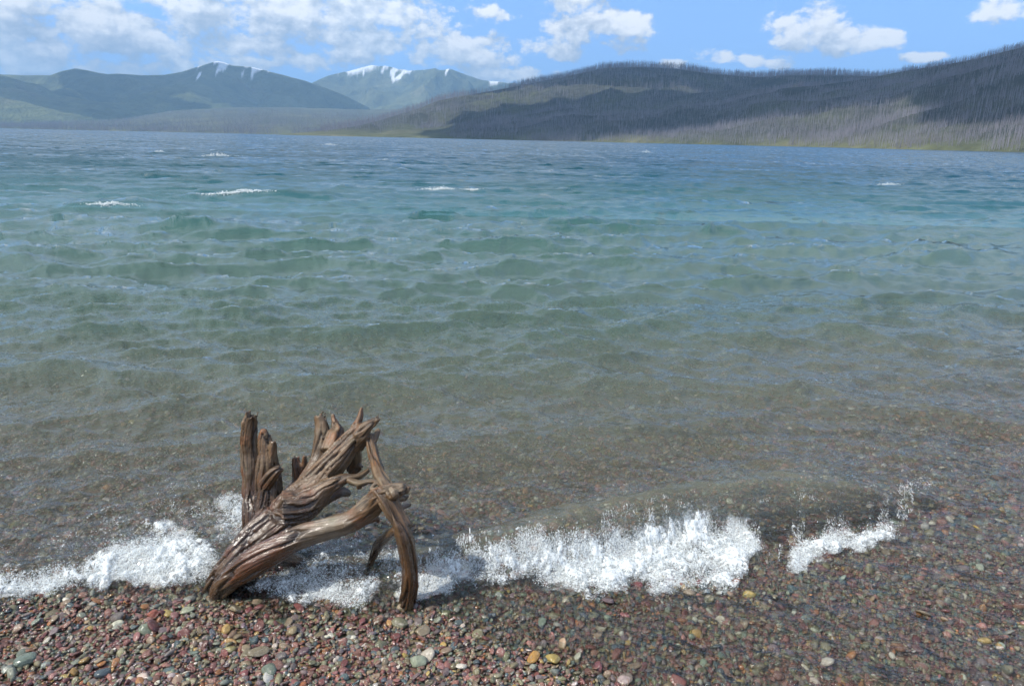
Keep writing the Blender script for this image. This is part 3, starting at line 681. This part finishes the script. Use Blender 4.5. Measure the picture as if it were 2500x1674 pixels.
wood_part("under_root", [
    [(1225,890,2.10,26),(1170,935,2.14,34),(1115,985,2.18,34),(1085,1040,2.21,28),(1055,1110,2.23,18),(1040,1180,2.24,12)],
    [(1200,770,2.18,24),(1260,750,2.22,18),(1312,732,2.24,12)],
], stump, voxel=0.0034)
wood_part("twig", [
    [(920,580,2.30,24),(985,600,2.27,24),(1040,588,2.24,15),(1095,590,2.21,14),(1140,625,2.17,16),(1150,650,2.14,14)],
    [(985,600,2.27,24),(985,632,2.27,16)],
    [(1090,600,2.2,14),(1060,635,2.18,10),(1095,640,2.17,16)],
], stump, voxel=0.003)
wood_part("broken_limb", [
    [(338,930,2.44,92),(330,800,2.46,85),(305,680,2.50,63),(302,560,2.53,56),(292,440,2.55,57),(278,320,2.56,51),(284,220,2.57,44),(292,180,2.57,37)],
    [(256,240,2.56,24),(250,205,2.56,17)],
], stump, jags=(0,), label="tall grey broken limb at the left of the stump")
wood_part("broken_limb", [
    [(400,940,2.42,100),(400,820,2.44,98),(405,690,2.46,83),(404,570,2.48,71),(398,450,2.50,59),(384,340,2.52,41),(376,255,2.53,17)],
    [(415,480,2.49,44),(432,380,2.50,29),(438,340,2.50,17)],
    [(390,610,2.43,41),(430,550,2.42,39),(465,515,2.42,29),(495,518,2.43,10)],
    [(440,690,2.46,49),(460,580,2.47,29),(462,520,2.48,20)],
], stump, jags=(1,), label="shorter split limb with a twisted knot and pointed tip")
wood_part("small_stub", [
    [(570,680,2.52,44),(592,580,2.55,34),(586,500,2.56,30),(580,440,2.57,24)],
    [(600,560,2.55,22),(630,490,2.56,16),(636,425,2.57,12),(645,470,2.57,14)],
], stump, voxel=0.0036, jags=(0, 1), label="small dark stub between the limbs")

# ================================================================== BREAKING FOAM AND SPRAY
def foam_material():
    m, t, out = new_mat("foam")
    p = t.add('ShaderNodeBsdfPrincipled')
    t.put(p.inputs['Base Color'], (0.90, 0.92, 0.92, 1)); p.inputs['Roughness'].default_value = 0.16; p.inputs['Specular IOR Level'].default_value = 0.5
    tl = t.add('ShaderNodeBsdfTranslucent'); t.put(tl.inputs['Color'], (0.9, 0.94, 0.94, 1))
    tr = t.add('ShaderNodeBsdfTransparent')
    a = t.add('ShaderNodeMixShader'); a.inputs[0].default_value = 0.35; t.l.new(p.outputs[0], a.inputs[1]); t.l.new(tl.outputs[0], a.inputs[2])
    b = t.add('ShaderNodeMixShader'); b.inputs[0].default_value = 0.35; t.l.new(a.outputs[0], b.inputs[1]); t.l.new(tr.outputs[0], b.inputs[2])
    t.l.new(b.outputs[0], out.inputs['Surface']); return m
FOAM_MAT = foam_material()
def bubble_mesh(name, seed):
    g = np.random.default_rng(seed); V, F_ = [], []
    for k in range(g.integers(2, 5)):
        vs, fs = ICO1; r = g.uniform(0.35, 0.8); c = g.normal(0, 0.55, 3); i = len(V)
        V.extend(vs * r + c); F_.extend(fs + i)
    me = mesh_np(name, np.array(V), np.array(F_)); me.materials.append(FOAM_MAT); return me
BUB = [bubble_mesh("foam_bubbles", 500 + i) for i in range(8)]
def surf(x, y): return water_height(x, y)[0]
def on_water(px, py):
    d = ray(px, py); z = np.full(len(px), 0.05)
    for k in range(7):
        t = (z - CAM_H) / d[:, 2]; x, y = d[:, 0] * t, d[:, 1] * t
        z = 0.5 * z + 0.5 * np.maximum(surf(x, y), bed(x, y))
    return np.stack([x, y, z], 1)
def make_foam():
    g = np.random.default_rng(77); P = []
    n = 900000
    px = g.uniform(-120, 2330, n); py = g.uniform(1140, 1515, n)
    w = band_strength(px, py); k = g.uniform(0, 1, n) < np.clip(w, 0, 1) ** 1.3; px, py, w = px[k], py[k], w[k]
    p = on_water(px, py)
    nz = fbm2(p[:, 0] * 11, p[:, 1] * 11, 3, 2.0) * 0.5 + fbm2(p[:, 0] * 40, p[:, 1] * 40, 3, 4.0) * 0.5
    k = (nz - 0.5) * 2.4 + w * 0.8 > 0.22 + g.uniform(-0.15, 0.15, len(w))
    p, w, nz = p[k], w[k], nz[k]
    if len(p) > 80000:
        s = g.choice(len(p), 80000, replace=False); p, w, nz = p[s], w[s], nz[s]
    lift = np.abs(g.normal(0, 1, len(p))) * (0.004 + 0.026 * w * np.clip(nz * 2 - 0.5, 0, 1.2)) + (g.uniform(0, 1, len(p)) < 0.03) * g.exponential(0.03, len(p))
    p[:, 2] += lift
    p[:, 1] += lift * 0.55                # thrown up: keep it over the crest
    r = np.exp(g.normal(0, 0.45, len(p))) * 0.00092
    return p, r, g
fp, frd, g_f = make_foam()
nf = len(fp)
instancer("breaking_foam", BUB, fp, g_f.uniform(0, 6.28, (nf, 3)), frd[:, None] * g_f.uniform(0.7, 1.4, (nf, 3)), g_f.integers(0, 8, nf), {}, kind="stuff",
          label="white breaking foam and spray thrown up along the shore and round the stump")
STREAK = [(960,1345,1400,.4),(1060,1325,1395,.7),(1150,1305,1388,1),(1300,1286,1370,1),(1450,1260,1345,1),(1600,1212,1330,.8),(1750,1198,1310,.8),(1860,1210,1345,.8),(1900,1196,1370,.6),(2000,1192,1340,.5),(2120,1185,1310,.6),(2190,1180,1290,.9),(2230,1176,1245,.8)]
def make_streaks():
    g = np.random.default_rng(78); a = np.array(STREAK, float); n = 22000
    px = g.uniform(960, 2230, n); t0, b0, s0 = (np.interp(px, a[:, 0], a[:, k]) for k in (1, 2, 3))
    u = g.uniform(0, 1, n); py = t0 + u * (b0 - t0)
    col = fbm(np.stack([px / 22, u * 1.5, np.zeros(n)], -1), 3, 0.6)
    k = (col - 0.5) * 2.6 + s0 * 0.55 + 0.2 * u > 0.52 + g.uniform(-0.1, 0.1, n); px, py = px[k], py[k]
    p = on_water(px, py); p[:, 2] += g.uniform(0.000, 0.010, len(p)); r = np.exp(g.normal(0, 0.4, len(p))) * 0.0006
    return p, r, g
def make_froth():
    step = 0.0034
    xs = np.arange(-2.9, 2.75, step); ys = np.arange(1.75, 3.35, step)
    X, Y = np.meshgrid(xs, ys)
    Z = np.maximum(surf(X, Y), bed(X, Y))
    px, py, dp = project(np.stack([X, Y, Z], -1)); w = band_strength(px, py)
    n1 = fbm2(X * 10, Y * 10, 3, 2.0); n2 = fbm2(X * 38, Y * 38, 3, 4.0); n3 = fbm2(X * 110, Y * 110, 2, 9.0)
    cov = np.where(w > 0.02, w * 1.05 + (n1 - 0.5) * 1.3 + (n2 - 0.5) * 0.9 - 0.22, -1)
    c = np.clip(cov, 0, 1)
    Z2 = Z + 0.003 + c * (0.006 + 0.024 * np.clip(n1 * 1.7 - 0.4, 0, 1)) + c * ((n2 - 0.5) * 0.020 + (n3 - 0.5) * 0.011)
    idx = grid_faces(*X.shape); ok = (cov > 0.0).ravel(); fc = idx[ok[idx].all(1)]
    used = np.unique(fc); rm = np.full(X.size, -1, np.int32); rm[used] = np.arange(len(used))
    V = np.stack([X, Y, Z2], -1).reshape(-1, 3)[used]
    me = mesh_np("foam_sheet", V, rm[fc]); set_attr(me, "cover", cov.ravel()[used]); print("froth", len(fc)); return me
def froth_material():
    m, t, out = new_mat("froth")
    pos = t.add('ShaderNodeNewGeometry').outputs['Position']
    st = t.vec('MULTIPLY', pos, (1.0, 0.7, 0.7))
    cv = t.attr("cover").outputs['Fac']
    k = t.math('ADD', cv, t.math('ADD', t.math('MULTIPLY', t.math('SUBTRACT', t.noise(st, 75.0, 4, 0.6, 0.8), 0.5), 2.3), t.math('MULTIPLY', t.math('SUBTRACT', t.noise(st, 260.0, 3, 0.6, 0.5), 0.5), 1.5)))
    al = t.mapr(k, 0.30, 1.05, 0.0, 0.98, smooth=True)
    bump = t.add('ShaderNodeBump'); bump.inputs['Distance'].default_value = 0.004; bump.inputs['Strength'].default_value = 0.8
    t.l.new(t.noise(pos, 320.0, 3, 0.6), bump.inputs['Height'])
    p = t.add('ShaderNodeBsdfPrincipled'); t.put(p.inputs['Base Color'], (0.82, 0.86, 0.87, 1)); p.inputs['Roughness'].default_value = 0.25; t.l.new(bump.outputs[0], p.inputs['Normal'])
    tl = t.add('ShaderNodeBsdfTranslucent'); t.put(tl.inputs['Color'], (0.8, 0.86, 0.87, 1))
    a = t.add('ShaderNodeMixShader'); a.inputs[0].default_value = 0.3; t.l.new(p.outputs[0], a.inputs[1]); t.l.new(tl.outputs[0], a.inputs[2])
    tr = t.add('ShaderNodeBsdfTransparent'); b = t.add('ShaderNodeMixShader'); t.put(b.inputs[0], al); t.l.new(tr.outputs[0], b.inputs[1]); t.l.new(a.outputs[0], b.inputs[2])
    t.l.new(b.outputs[0], out.inputs['Surface']); return m
FROTH_MAT = froth_material()
sp_, sr_, sg_ = make_streaks(); ns_ = len(sp_)
instancer("water_streaks", BUB, sp_, np.stack([np.radians(sg_.uniform(-75, -30, ns_)), sg_.normal(0, 0.12, ns_), sg_.normal(0, 0.15, ns_)], 1),
          sr_[:, None] * np.stack([np.ones(ns_), np.ones(ns_), sg_.uniform(2, 6, ns_)], 1), sg_.integers(0, 8, ns_), {}, kind="stuff", label="bright strings of water running down the face of the breaking wave")
link("foam_sheet", make_froth(), FROTH_MAT, kind="stuff", label="white churned foam of the wave breaking on the shingle")
# whitecaps out on the lake
CAPS = [(535,381,52,9,"broad white foam crest far out above the left swell"),(575,475,110,7,"long thin white foam crest on the wave left of the middle"),(1070,463,62,8,"white foam crest near the middle of the lake"),
        (1150,464,34,4,"faint thin foam streak just right of the middle foam crest"),(805,354,26,5,"small white foam crest below the far left plain"),(1578,373,22,8,"small bright white foam crest under the right hills"),
        (2168,451,36,8,"white foam crest on the blue water at the right"),(390,371,24,4,"thin pale foam crest at the far left of the lake"),(943,390,28,4,"thin pale foam crest right of the broad left foam crest"),(270,497,70,5,"sparkling foam edge on top of the tall dark swell at left")]
for i, (px, py, w_, h_, lab) in enumerate(CAPS):
    g = np.random.default_rng(900 + i); c = on_water(np.array([float(px)]), np.array([float(py)]))[0]; dist = math.hypot(c[0], c[1])
    width = w_ / FPX * dist; hh = h_ / FPX * dist * 0.8; V, F_ = [], []
    for k in range(420):
        u = g.normal(0, 0.33); x = c[0] + u * width * 0.9; y = c[1] + g.normal(0, 0.16) * width * 0.5 + 0.15 * u * width
        r = g.uniform(0.006, 0.020) * width * 0.6 + 0.003; z = float(surf(np.array([x]), np.array([y]))[0]) + max(0, g.normal(0.25, 0.35)) * hh * math.exp(-(u * 1.8) ** 2)
        vs, fs = ICO1; o_ = len(V); V.extend(vs * np.array([r * 1.6, r, min(r * 0.7, hh * 0.4)]) + np.array([x, y, z]) - c); F_.extend(fs + o_)
    o = link("whitecap", mesh_np("whitecap", np.array(V), np.array(F_)), FOAM_MAT, label=lab, category="wave crest", group="whitecaps out on the lake"); o.location = c

# ================================================================== FAR SHORE: hills, mountains, burnt forest
def ridge_sheet(name, pts, D, F, foot_z, mat, noise_amp, nr=70, ncol=420, prof=1.0, nscale=1.0, seed=1.0, extra=None, hump=0.0):
    """pts: skyline; D / F: distance of skyline and of foot as functions of azimuth"""
    pts = np.array(pts, float); az, el = az_el(pts[:, 0], pts[:, 1])
    A = np.linspace(az[0], az[-1], ncol); E = np.interp(A, az, el)
    Dd = np.interp(A, *D) if isinstance(D, tuple) else np.full_like(A, D); Ff = np.interp(A, *F) if isinstance(F, tuple) else np.full_like(A, F)
    t = np.concatenate([np.linspace(0, 1, nr), np.linspace(1, 1.6, 14)[1:]])
    Tt, Aa = np.meshgrid(t, A, indexing='ij')
    zr = CAM_H + Dd * np.tan(E)
    r = Ff + (Dd - Ff) * Tt
    X, Y = r * np.sin(Aa), r * np.cos(Aa)
    tt = np.minimum(Tt, 1)
    base = tt ** prof
    z = foot_z + (zr - foot_z) * np.where(Tt <= 1, base, 1 - ((Tt - 1) / 0.6) ** 1.3 * 0.9)
    s = nscale / 1000.0
    n = 1 - np.abs(fbm2(X * s, Y * s, 5, seed) * 2 - 1) * 2.2
    bell = np.sin(np.pi * np.clip(Tt, 0, 1)) ** 0.7
    lim = 0.72 * (zr - foot_z) * bell
    z = z + np.clip(n * noise_amp * bell, -lim * 0.6, lim)
    # keep the skyline the highest thing seen along each bearing
    ang = np.tan(E)[None, :] * r + CAM_H
    z = np.where(Tt < 1, np.minimum(z, ang - 0.004 * r * (1 - Tt) * 0 - (1 - tt) * 0.02 * (zr - foot_z)), z)
    me = mesh_np(name, np.stack([X, Y, z], -1), grid_faces(*X.shape))
    below = (E[None, :] - np.arctan2(z - CAM_H, r)) * FPX
    pxl = np.interp(Aa, az, pts[:, 0]); sn = np.zeros_like(z)
    for cx, hw, dp in (extra or ()):
        w = np.clip(1 - np.abs(pxl - cx) / hw, 0, 1) ** 0.5
        gul = fbm2(pxl * 0.085 + below * 0.06, below * 0.06 + pxl * 0.01, 4, seed + 20)
        sn = np.maximum(sn, np.where(w > 0, w * 1.1 - below / dp * 0.9 + (gul - 0.5) * 3.0 - 0.64, -1))
    set_attr(me, "snow", np.where(Tt <= 1.02, np.clip(sn * 3.0, 0, 1), 0).ravel())
    o = link(name, me, mat, kind="structure")
    return (A, t, Ff, Dd, z)
def sheet_z(sh, a, t):
    A, tg, Ff, Dd, z = sh
    fi = np.interp(a, A, np.arange(len(A))); fj = np.interp(t, tg, np.arange(len(tg)))
    i0 = np.clip(fi.astype(int), 0, len(A) - 2); j0 = np.clip(fj.astype(int), 0, len(tg) - 2); u = fi - i0; w = fj - j0
    zz = (z[j0, i0] * (1 - u) + z[j0, i0 + 1] * u) * (1 - w) + (z[j0 + 1, i0] * (1 - u) + z[j0 + 1, i0 + 1] * u) * w
    r = np.interp(a, A, Ff) + (np.interp(a, A, Dd) - np.interp(a, A, Ff)) * t
    return np.stack([r * np.sin(a), r * np.cos(a), zz], -1)
def land_material(name, stops, scale, fine, snow=None, bump_d=20.0):
    m, t, out = new_mat(name)
    geo = t.add('ShaderNodeNewGeometry'); pos = geo.outputs['Position']
    n = t.noise(pos, scale, 6, 0.62, 0.4); n2 = t.noise(pos, fine, 4, 0.65)
    c = t.ramp(n, stops)
    if "hill" in name or "shore" in name:
        sp_ = t.add('ShaderNodeSeparateXYZ'); t.l.new(pos, sp_.inputs[0])
        f_ = t.mapr(t.math('ADD', sp_.outputs[2], t.math('MULTIPLY', n2, 12.0)), 9.0, 25.0, 0.65, 0.0)
        c = t.mix(f_, c, t.ramp(n, [(0.35, (0.08, 0.09, 0.045)), (0.5, (0.13, 0.14, 0.06)), (0.65, (0.19, 0.175, 0.11))]))
    c = t.mix(1.0, c, t.ramp(n2, [(0.3, 0.62), (0.5, 1.0), (0.72, 1.4)]), 'MULTIPLY')
    if snow:
        c = t.mix(t.attr("snow").outputs['Fac'], c, (0.85, 0.87, 0.90, 1))
    bump = t.add('ShaderNodeBump'); bump.inputs['Distance'].default_value = bump_d; bump.inputs['Strength'].default_value = 0.8
    t.l.new(n2, bump.inputs['Height'])
    principled(t, out, **{'Base Color': c, 'Roughness': 0.95, 'Specular IOR Level': 0.1, 'Normal': bump.outputs[0]})
    return m
GREENS = [(0.25, (0.045, 0.060, 0.040)), (0.45, (0.070, 0.085, 0.040)), (0.6, (0.105, 0.115, 0.045)), (0.75, (0.12, 0.105, 0.07))]
MTN = land_material("forested_mountain", [(0.25, (0.035, 0.050, 0.035)), (0.42, (0.065, 0.080, 0.040)), (0.56, (0.12, 0.13, 0.055)), (0.75, (0.15, 0.115, 0.085))], 0.0011, 0.010, (640, 330, 40), 60.0)
MTN2 = land_material("forested_mountain_beyond", [(0.25, (0.04, 0.055, 0.04)), (0.45, (0.085, 0.10, 0.05)), (0.6, (0.13, 0.14, 0.07)), (0.75, (0.19, 0.14, 0.11))], 0.0010, 0.010, (860, 520, 50), 60.0)
HILL = land_material("burnt_hill_ground", [(0.25, (0.036, 0.044, 0.040)), (0.5, (0.052, 0.055, 0.047)), (0.68, (0.070, 0.078, 0.045)), (0.82, (0.10, 0.12, 0.04))], 0.006, 0.06, None, 4.0)
SHORE = land_material("shore_undergrowth", [(0.25, (0.055, 0.062, 0.048)), (0.5, (0.078, 0.082, 0.060)), (0.68, (0.12, 0.12, 0.07)), (0.85, (0.13, 0.12, 0.10))], 0.004, 0.05, None, 4.0)

sh_left = ridge_sheet("mountain", [(-900,200),(-600,150),(-350,190),(-150,170),(0,182),(60,184),(123,184),(150,174),(184,167),(214,172),(240,178),(262,181),(288,180),(320,182),(347,184),(400,183),(443,176),(470,167),(497,159),(520,152),(531,149.5),(545,152),(566,160),(590,162),(609,163),(640,170),(662,176),(690,183),(715,190),(740,196),(761,203),(800,216),(840,232),(900,262)],
    9000.0, 4800.0, -2, MTN, 430.0, prof=1.15, nscale=0.55, seed=2.0, nr=110, ncol=620, extra=[(531, 110, 34), (615, 60, 22)])
sh_mid = ridge_sheet("mountain", [(560,280),(700,232),(761,203),(780,194),(801,185),(830,178),(854,173.5),(880,166),(908,159),(925,162),(940,161),(961,165),(975,170),(988,170),(1000,173),(1014,172),(1040,170),(1062,166.5),(1072,171),(1084,171),(1095,168),(1105,170),(1125,178),(1142,184),(1174,195),(1195,198),(1217,199),(1235,202),(1250,203),(1290,207),(1350,215),(1500,230)],
    11500.0, 6500.0, -2, MTN2, 560.0, prof=1.1, nscale=0.6, seed=5.0, nr=110, ncol=520, extra=[(900, 75, 30), (960, 60, 26), (1070, 45, 24), (1225, 60, 10)])
a_l, a_0, a_1, a_2, a_3 = (float(az_el(p, 330)[0]) for p in (-900, 0, 1250, 2500, 3500))
sh_plain = ridge_sheet("hill", [(-900,312),(-300,312),(0,304),(150,298),(300,289),(420,270),(560,263),(700,262),(900,268),(1100,262),(1300,250),(1500,240),(1700,236)],
    5200.0, ([a_l, a_0, a_1, a_2], [3900, 3600, 1500, 900]), -1.0, SHORE, 14.0, prof=1.25, nscale=1.2, seed=8.0, nr=60, ncol=420)
sh_back = ridge_sheet("hill", [(560,336),(700,327),(800,318),(880,306),(940,290),(985,275),(1025,264),(1068,246),(1121,235),(1180,226),(1250,213),(1300,203),(1357,193),(1400,183),(1437,175),(1460,169),(1490,165.5),(1530,164),(1570,164),(1610,165.5),(1650,168),(1690,173),(1730,179),(1780,184),(1837,188),(1880,187),(1917,184),(1980,183),(2051,183),(2131,186),(2184,184),(2300,180),(2500,178),(2900,178)],
    2700.0, 1500.0, -1, HILL, 60.0, prof=1.2, nscale=2.2, seed=11.0, nr=80, ncol=500)
sh_front = ridge_sheet("hill", [(840,322),(930,316),(1020,309),(1120,300),(1250,286),(1340,270),(1437,256),(1500,247),(1570,238),(1677,229),(1784,221),(1900,216),(2000,208),(2070,199),(2131,190),(2170,181),(2211,173.5),(2264,164.5),(2300,159),(2344,152),(2384,144),(2424,133.5),(2470,122),(2500,115),(2600,98),(2750,80),(3000,70),(3500,90)],
    ([a_1, a_2, a_3], [2100, 1500, 1300]), ([a_l, a_1, a_2, a_3], [3000, 1350, 720, 500]), -1.0, HILL, 34.0, prof=1.25, nscale=3.0, seed=14.0, nr=90, ncol=560)

# ---- standing burnt trees
def dead_wood_material():
    m, t, out = new_mat("burnt_wood")
    pos = t.add('ShaderNodeNewGeometry').outputs['Position']
    n = t.noise(pos, 0.05, 3, 0.6)
    principled(t, out, **{'Base Color': t.ramp(n, [(0.3, (0.145, 0.134, 0.152)), (0.7, (0.295, 0.278, 0.308))]), 'Roughness': 0.9}); return m
SNAG = dead_wood_material()
def snag_mesh(name, seed, nlimb):
    g = np.random.default_rng(seed); V, Fc = [], []
    def stick(a, b, r0, r1, n=4):
        a, b = np.array(a, float), np.array(b, float); t = (b - a) / np.linalg.norm(b - a); u = np.cross(t, [0.3, 0.9, 0.1]); u /= np.linalg.norm(u); w = np.cross(t, u); i = len(V)
        for p, r in ((a, r0), (b, r1)):
            for k in range(n): V.append(p + r * (math.cos(6.283 * k / n) * u + math.sin(6.283 * k / n) * w))
        for k in range(n): Fc.append((i + k, i + (k + 1) % n, i + n + (k + 1) % n, i + n + k))
    lean = g.normal(0, 0.02, 2)
    stick((0, 0, -0.06), (lean[0] * 0.5, lean[1] * 0.5, 0.5), 0.017, 0.013); stick((lean[0] * 0.5, lean[1] * 0.5, 0.5), (*lean, 1.0), 0.013, 0.003)
    for k in range(nlimb):
        h = g.uniform(0.35, 0.93); a = g.uniform(0, 6.28); L = 0.10 * (1.1 - h) + 0.02
        stick((lean[0] * h, lean[1] * h, h), (lean[0] * h + L * math.cos(a), lean[1] * h + L * math.sin(a), h + L * g.uniform(-0.1, 0.5)), 0.004, 0.0015, 3) if False else stick((lean[0] * h, lean[1] * h, h), (lean[0] * h + L * math.cos(a), lean[1] * h + L * math.sin(a), h + L * g.uniform(-0.1, 0.5)), 0.005, 0.002)
    me = mesh_np(name, np.array(V), np.array(Fc), False); me.materials.append(SNAG); return me
SNAGS = [snag_mesh("burnt_tree", 300 + i, 7) for i in range(10)]
def forest_points(sh, n, a0, a1, t0, t1, h0, h1, seed, tp=1.0, dens=None):
    g = np.random.default_rng(seed)
    a = g.uniform(a0, a1, n); t = t0 + (t1 - t0) * g.uniform(0, 1, n) ** tp
    p = sheet_z(sh, a, t)
    keep = fbm2(p[:, 0] * 0.012, p[:, 1] * 0.012, 3, seed) > (0.42 if dens is None else dens)
    p = p[keep]; h = g.uniform(h0, h1, len(p)) * (0.75 + 0.5 * fbm2(p[:, 0] * 0.02, p[:, 1] * 0.02, 2, seed + 3.0))
    return np.concatenate([p, h[:, None]], 1)
az = lambda x: float(az_el(x, 300)[0])
trees = np.concatenate([
    forest_points(sh_front, 42000, az(900), az(2900), 0.005, 1.0, 6, 13, 41, 1.15, 0.30),
    forest_points(sh_front, 12000, az(820), az(1420), 0.005, 1.0, 6, 13, 47, 1.0, 0.2),
    forest_points(sh_front, 2600, az(2180), az(2900), 0.97, 1.05, 7, 13, 42, 1.0, 0.3),
    forest_points(sh_back, 11000, az(780), az(2300), 0.10, 0.98, 12, 22, 43, 0.8, 0.3),
    forest_points(sh_back, 5200, az(1240), az(2250), 0.975, 1.05, 15, 26, 44, 1.0, 0.2),
    forest_points(sh_plain, 34000, az(-200), az(1500), 0.004, 0.75, 12, 22, 45, 1.6, 0.42),
])
tpx, tpy, tdp = project(trees[:, :3]); 
tscore = np.where((tpx > 8) & (tpx < 2492) & (trees[:, 2] > -0.6), trees[:, 3] / tdp, 0)
def snag_label(i):
    return None
order = np.argsort(-tscore)
front = order[:300]
tm = np.ones(len(trees), bool); tm[front] = False
rest = trees[tm]; g5 = np.random.default_rng(55)
instancer("burnt_forest", SNAGS, rest[:, :3], np.stack([g5.normal(0, 0.02, len(rest)), g5.normal(0, 0.02, len(rest)), g5.uniform(0, 6.28, len(rest))], 1),
          np.stack([rest[:, 3] * 0.9, rest[:, 3] * 0.9, rest[:, 3]], 1), g5.integers(0, 10, len(rest)), {}, kind="stuff", label="burnt forest of bare grey standing trunks on the far hills")
for i in front:
    o = bpy.data.objects.new("burnt_tree", SNAGS[int(i) % 10]); COL.objects.link(o)
    o.location = trees[i, :3]; o.rotation_euler = (random.gauss(0, 0.025), random.gauss(0, 0.025), random.uniform(0, 6.28)); h = trees[i, 3]; o.scale = (h * 0.9, h * 0.9, h)
    o['label'] = "bare grey burnt trunk standing near the waterline of the far right shore"; o['group'] = "burnt trees along the far right shore"; o['category'] = "dead tree"

# ---- cumulus overhead whose shadows lie on the hills
CLOUD_MAT, t_, out_ = new_mat("cloud"); principled(t_, out_, **{'Base Color': (0.9, 0.91, 0.93, 1), 'Roughness': 1.0, 'Specular IOR Level': 0.0})
def cloud(name, target, rx, ry, alt, seed, rot=0.0, **props):
    tx, ty, tz = target; k = (alt - tz) / SUN_DIR.z
    c = np.array([tx + SUN_DIR.x * k, ty + SUN_DIR.y * k, alt])
    vs, fs = ico(5); p = vs.copy()
    n = fbm(vs * 1.7 + seed * 5.1, 5, 0.58)
    p *= (0.72 + 0.62 * (n - 0.3) * 1.4)[:, None]
    p[:, 2] = np.where(p[:, 2] < 0, p[:, 2] * 0.25, p[:, 2])
    p *= np.array([rx, ry, 0.42 * min(rx, ry)])
    cr, sr = math.cos(rot), math.sin(rot)
    p = np.stack([p[:, 0] * cr - p[:, 1] * sr, p[:, 0] * sr + p[:, 1] * cr, p[:, 2]], -1)
    me = mesh_np(name, p, fs); o = link(name, me, CLOUD_MAT, kind="structure", **props); o.location = c
cloud("cloud", (800, 1370, 170), 600, 560, 1750, 1)
cloud("cloud", (740, 800, 100), 330, 330, 1700, 2)
cloud("cloud", (700, 2450, 250), 1050, 620, 1800, 3)
cloud("cloud", (225, 1560, 60), 450, 370, 1700, 4, 0.0)
cloud("cloud", (-3050, 4700, 200), 1000, 520, 2700, 5)
cloud("cloud", (-2900, 5900, 400), 800, 800, 2800, 6)
cloud("cloud", (-1700, 6000, 300), 750, 700, 2800, 7)
cloud("cloud", (-1750, 3290, 5), 190, 80, 2000, 8, 0.4)
# ================================================================== AIR
hv = np.array([[x, y, z] for x in (-9000, 12500) for y in (-60, 15500) for z in (-9, 1090)], float)
hm = bpy.data.materials.new("haze"); hm.use_nodes = True; hm.node_tree.nodes.clear(); ht = NT(hm.node_tree)
ho = ht.add('ShaderNodeOutputMaterial'); hp = ht.add('ShaderNodeVolumePrincipled')
hp.inputs['Color'].default_value = (0.38, 0.66, 1.0, 1); hp.inputs['Density'].default_value = 1.15e-4; hp.inputs['Anisotropy'].default_value = 0.0
ht.l.new(hp.outputs[0], ho.inputs['Volume'])
link("haze", mesh_np("haze", hv, [[0, 1, 3, 2], [4, 6, 7, 5], [0, 4, 5, 1], [2, 3, 7, 6], [0, 2, 6, 4], [1, 5, 7, 3]], False), hm, kind="stuff")
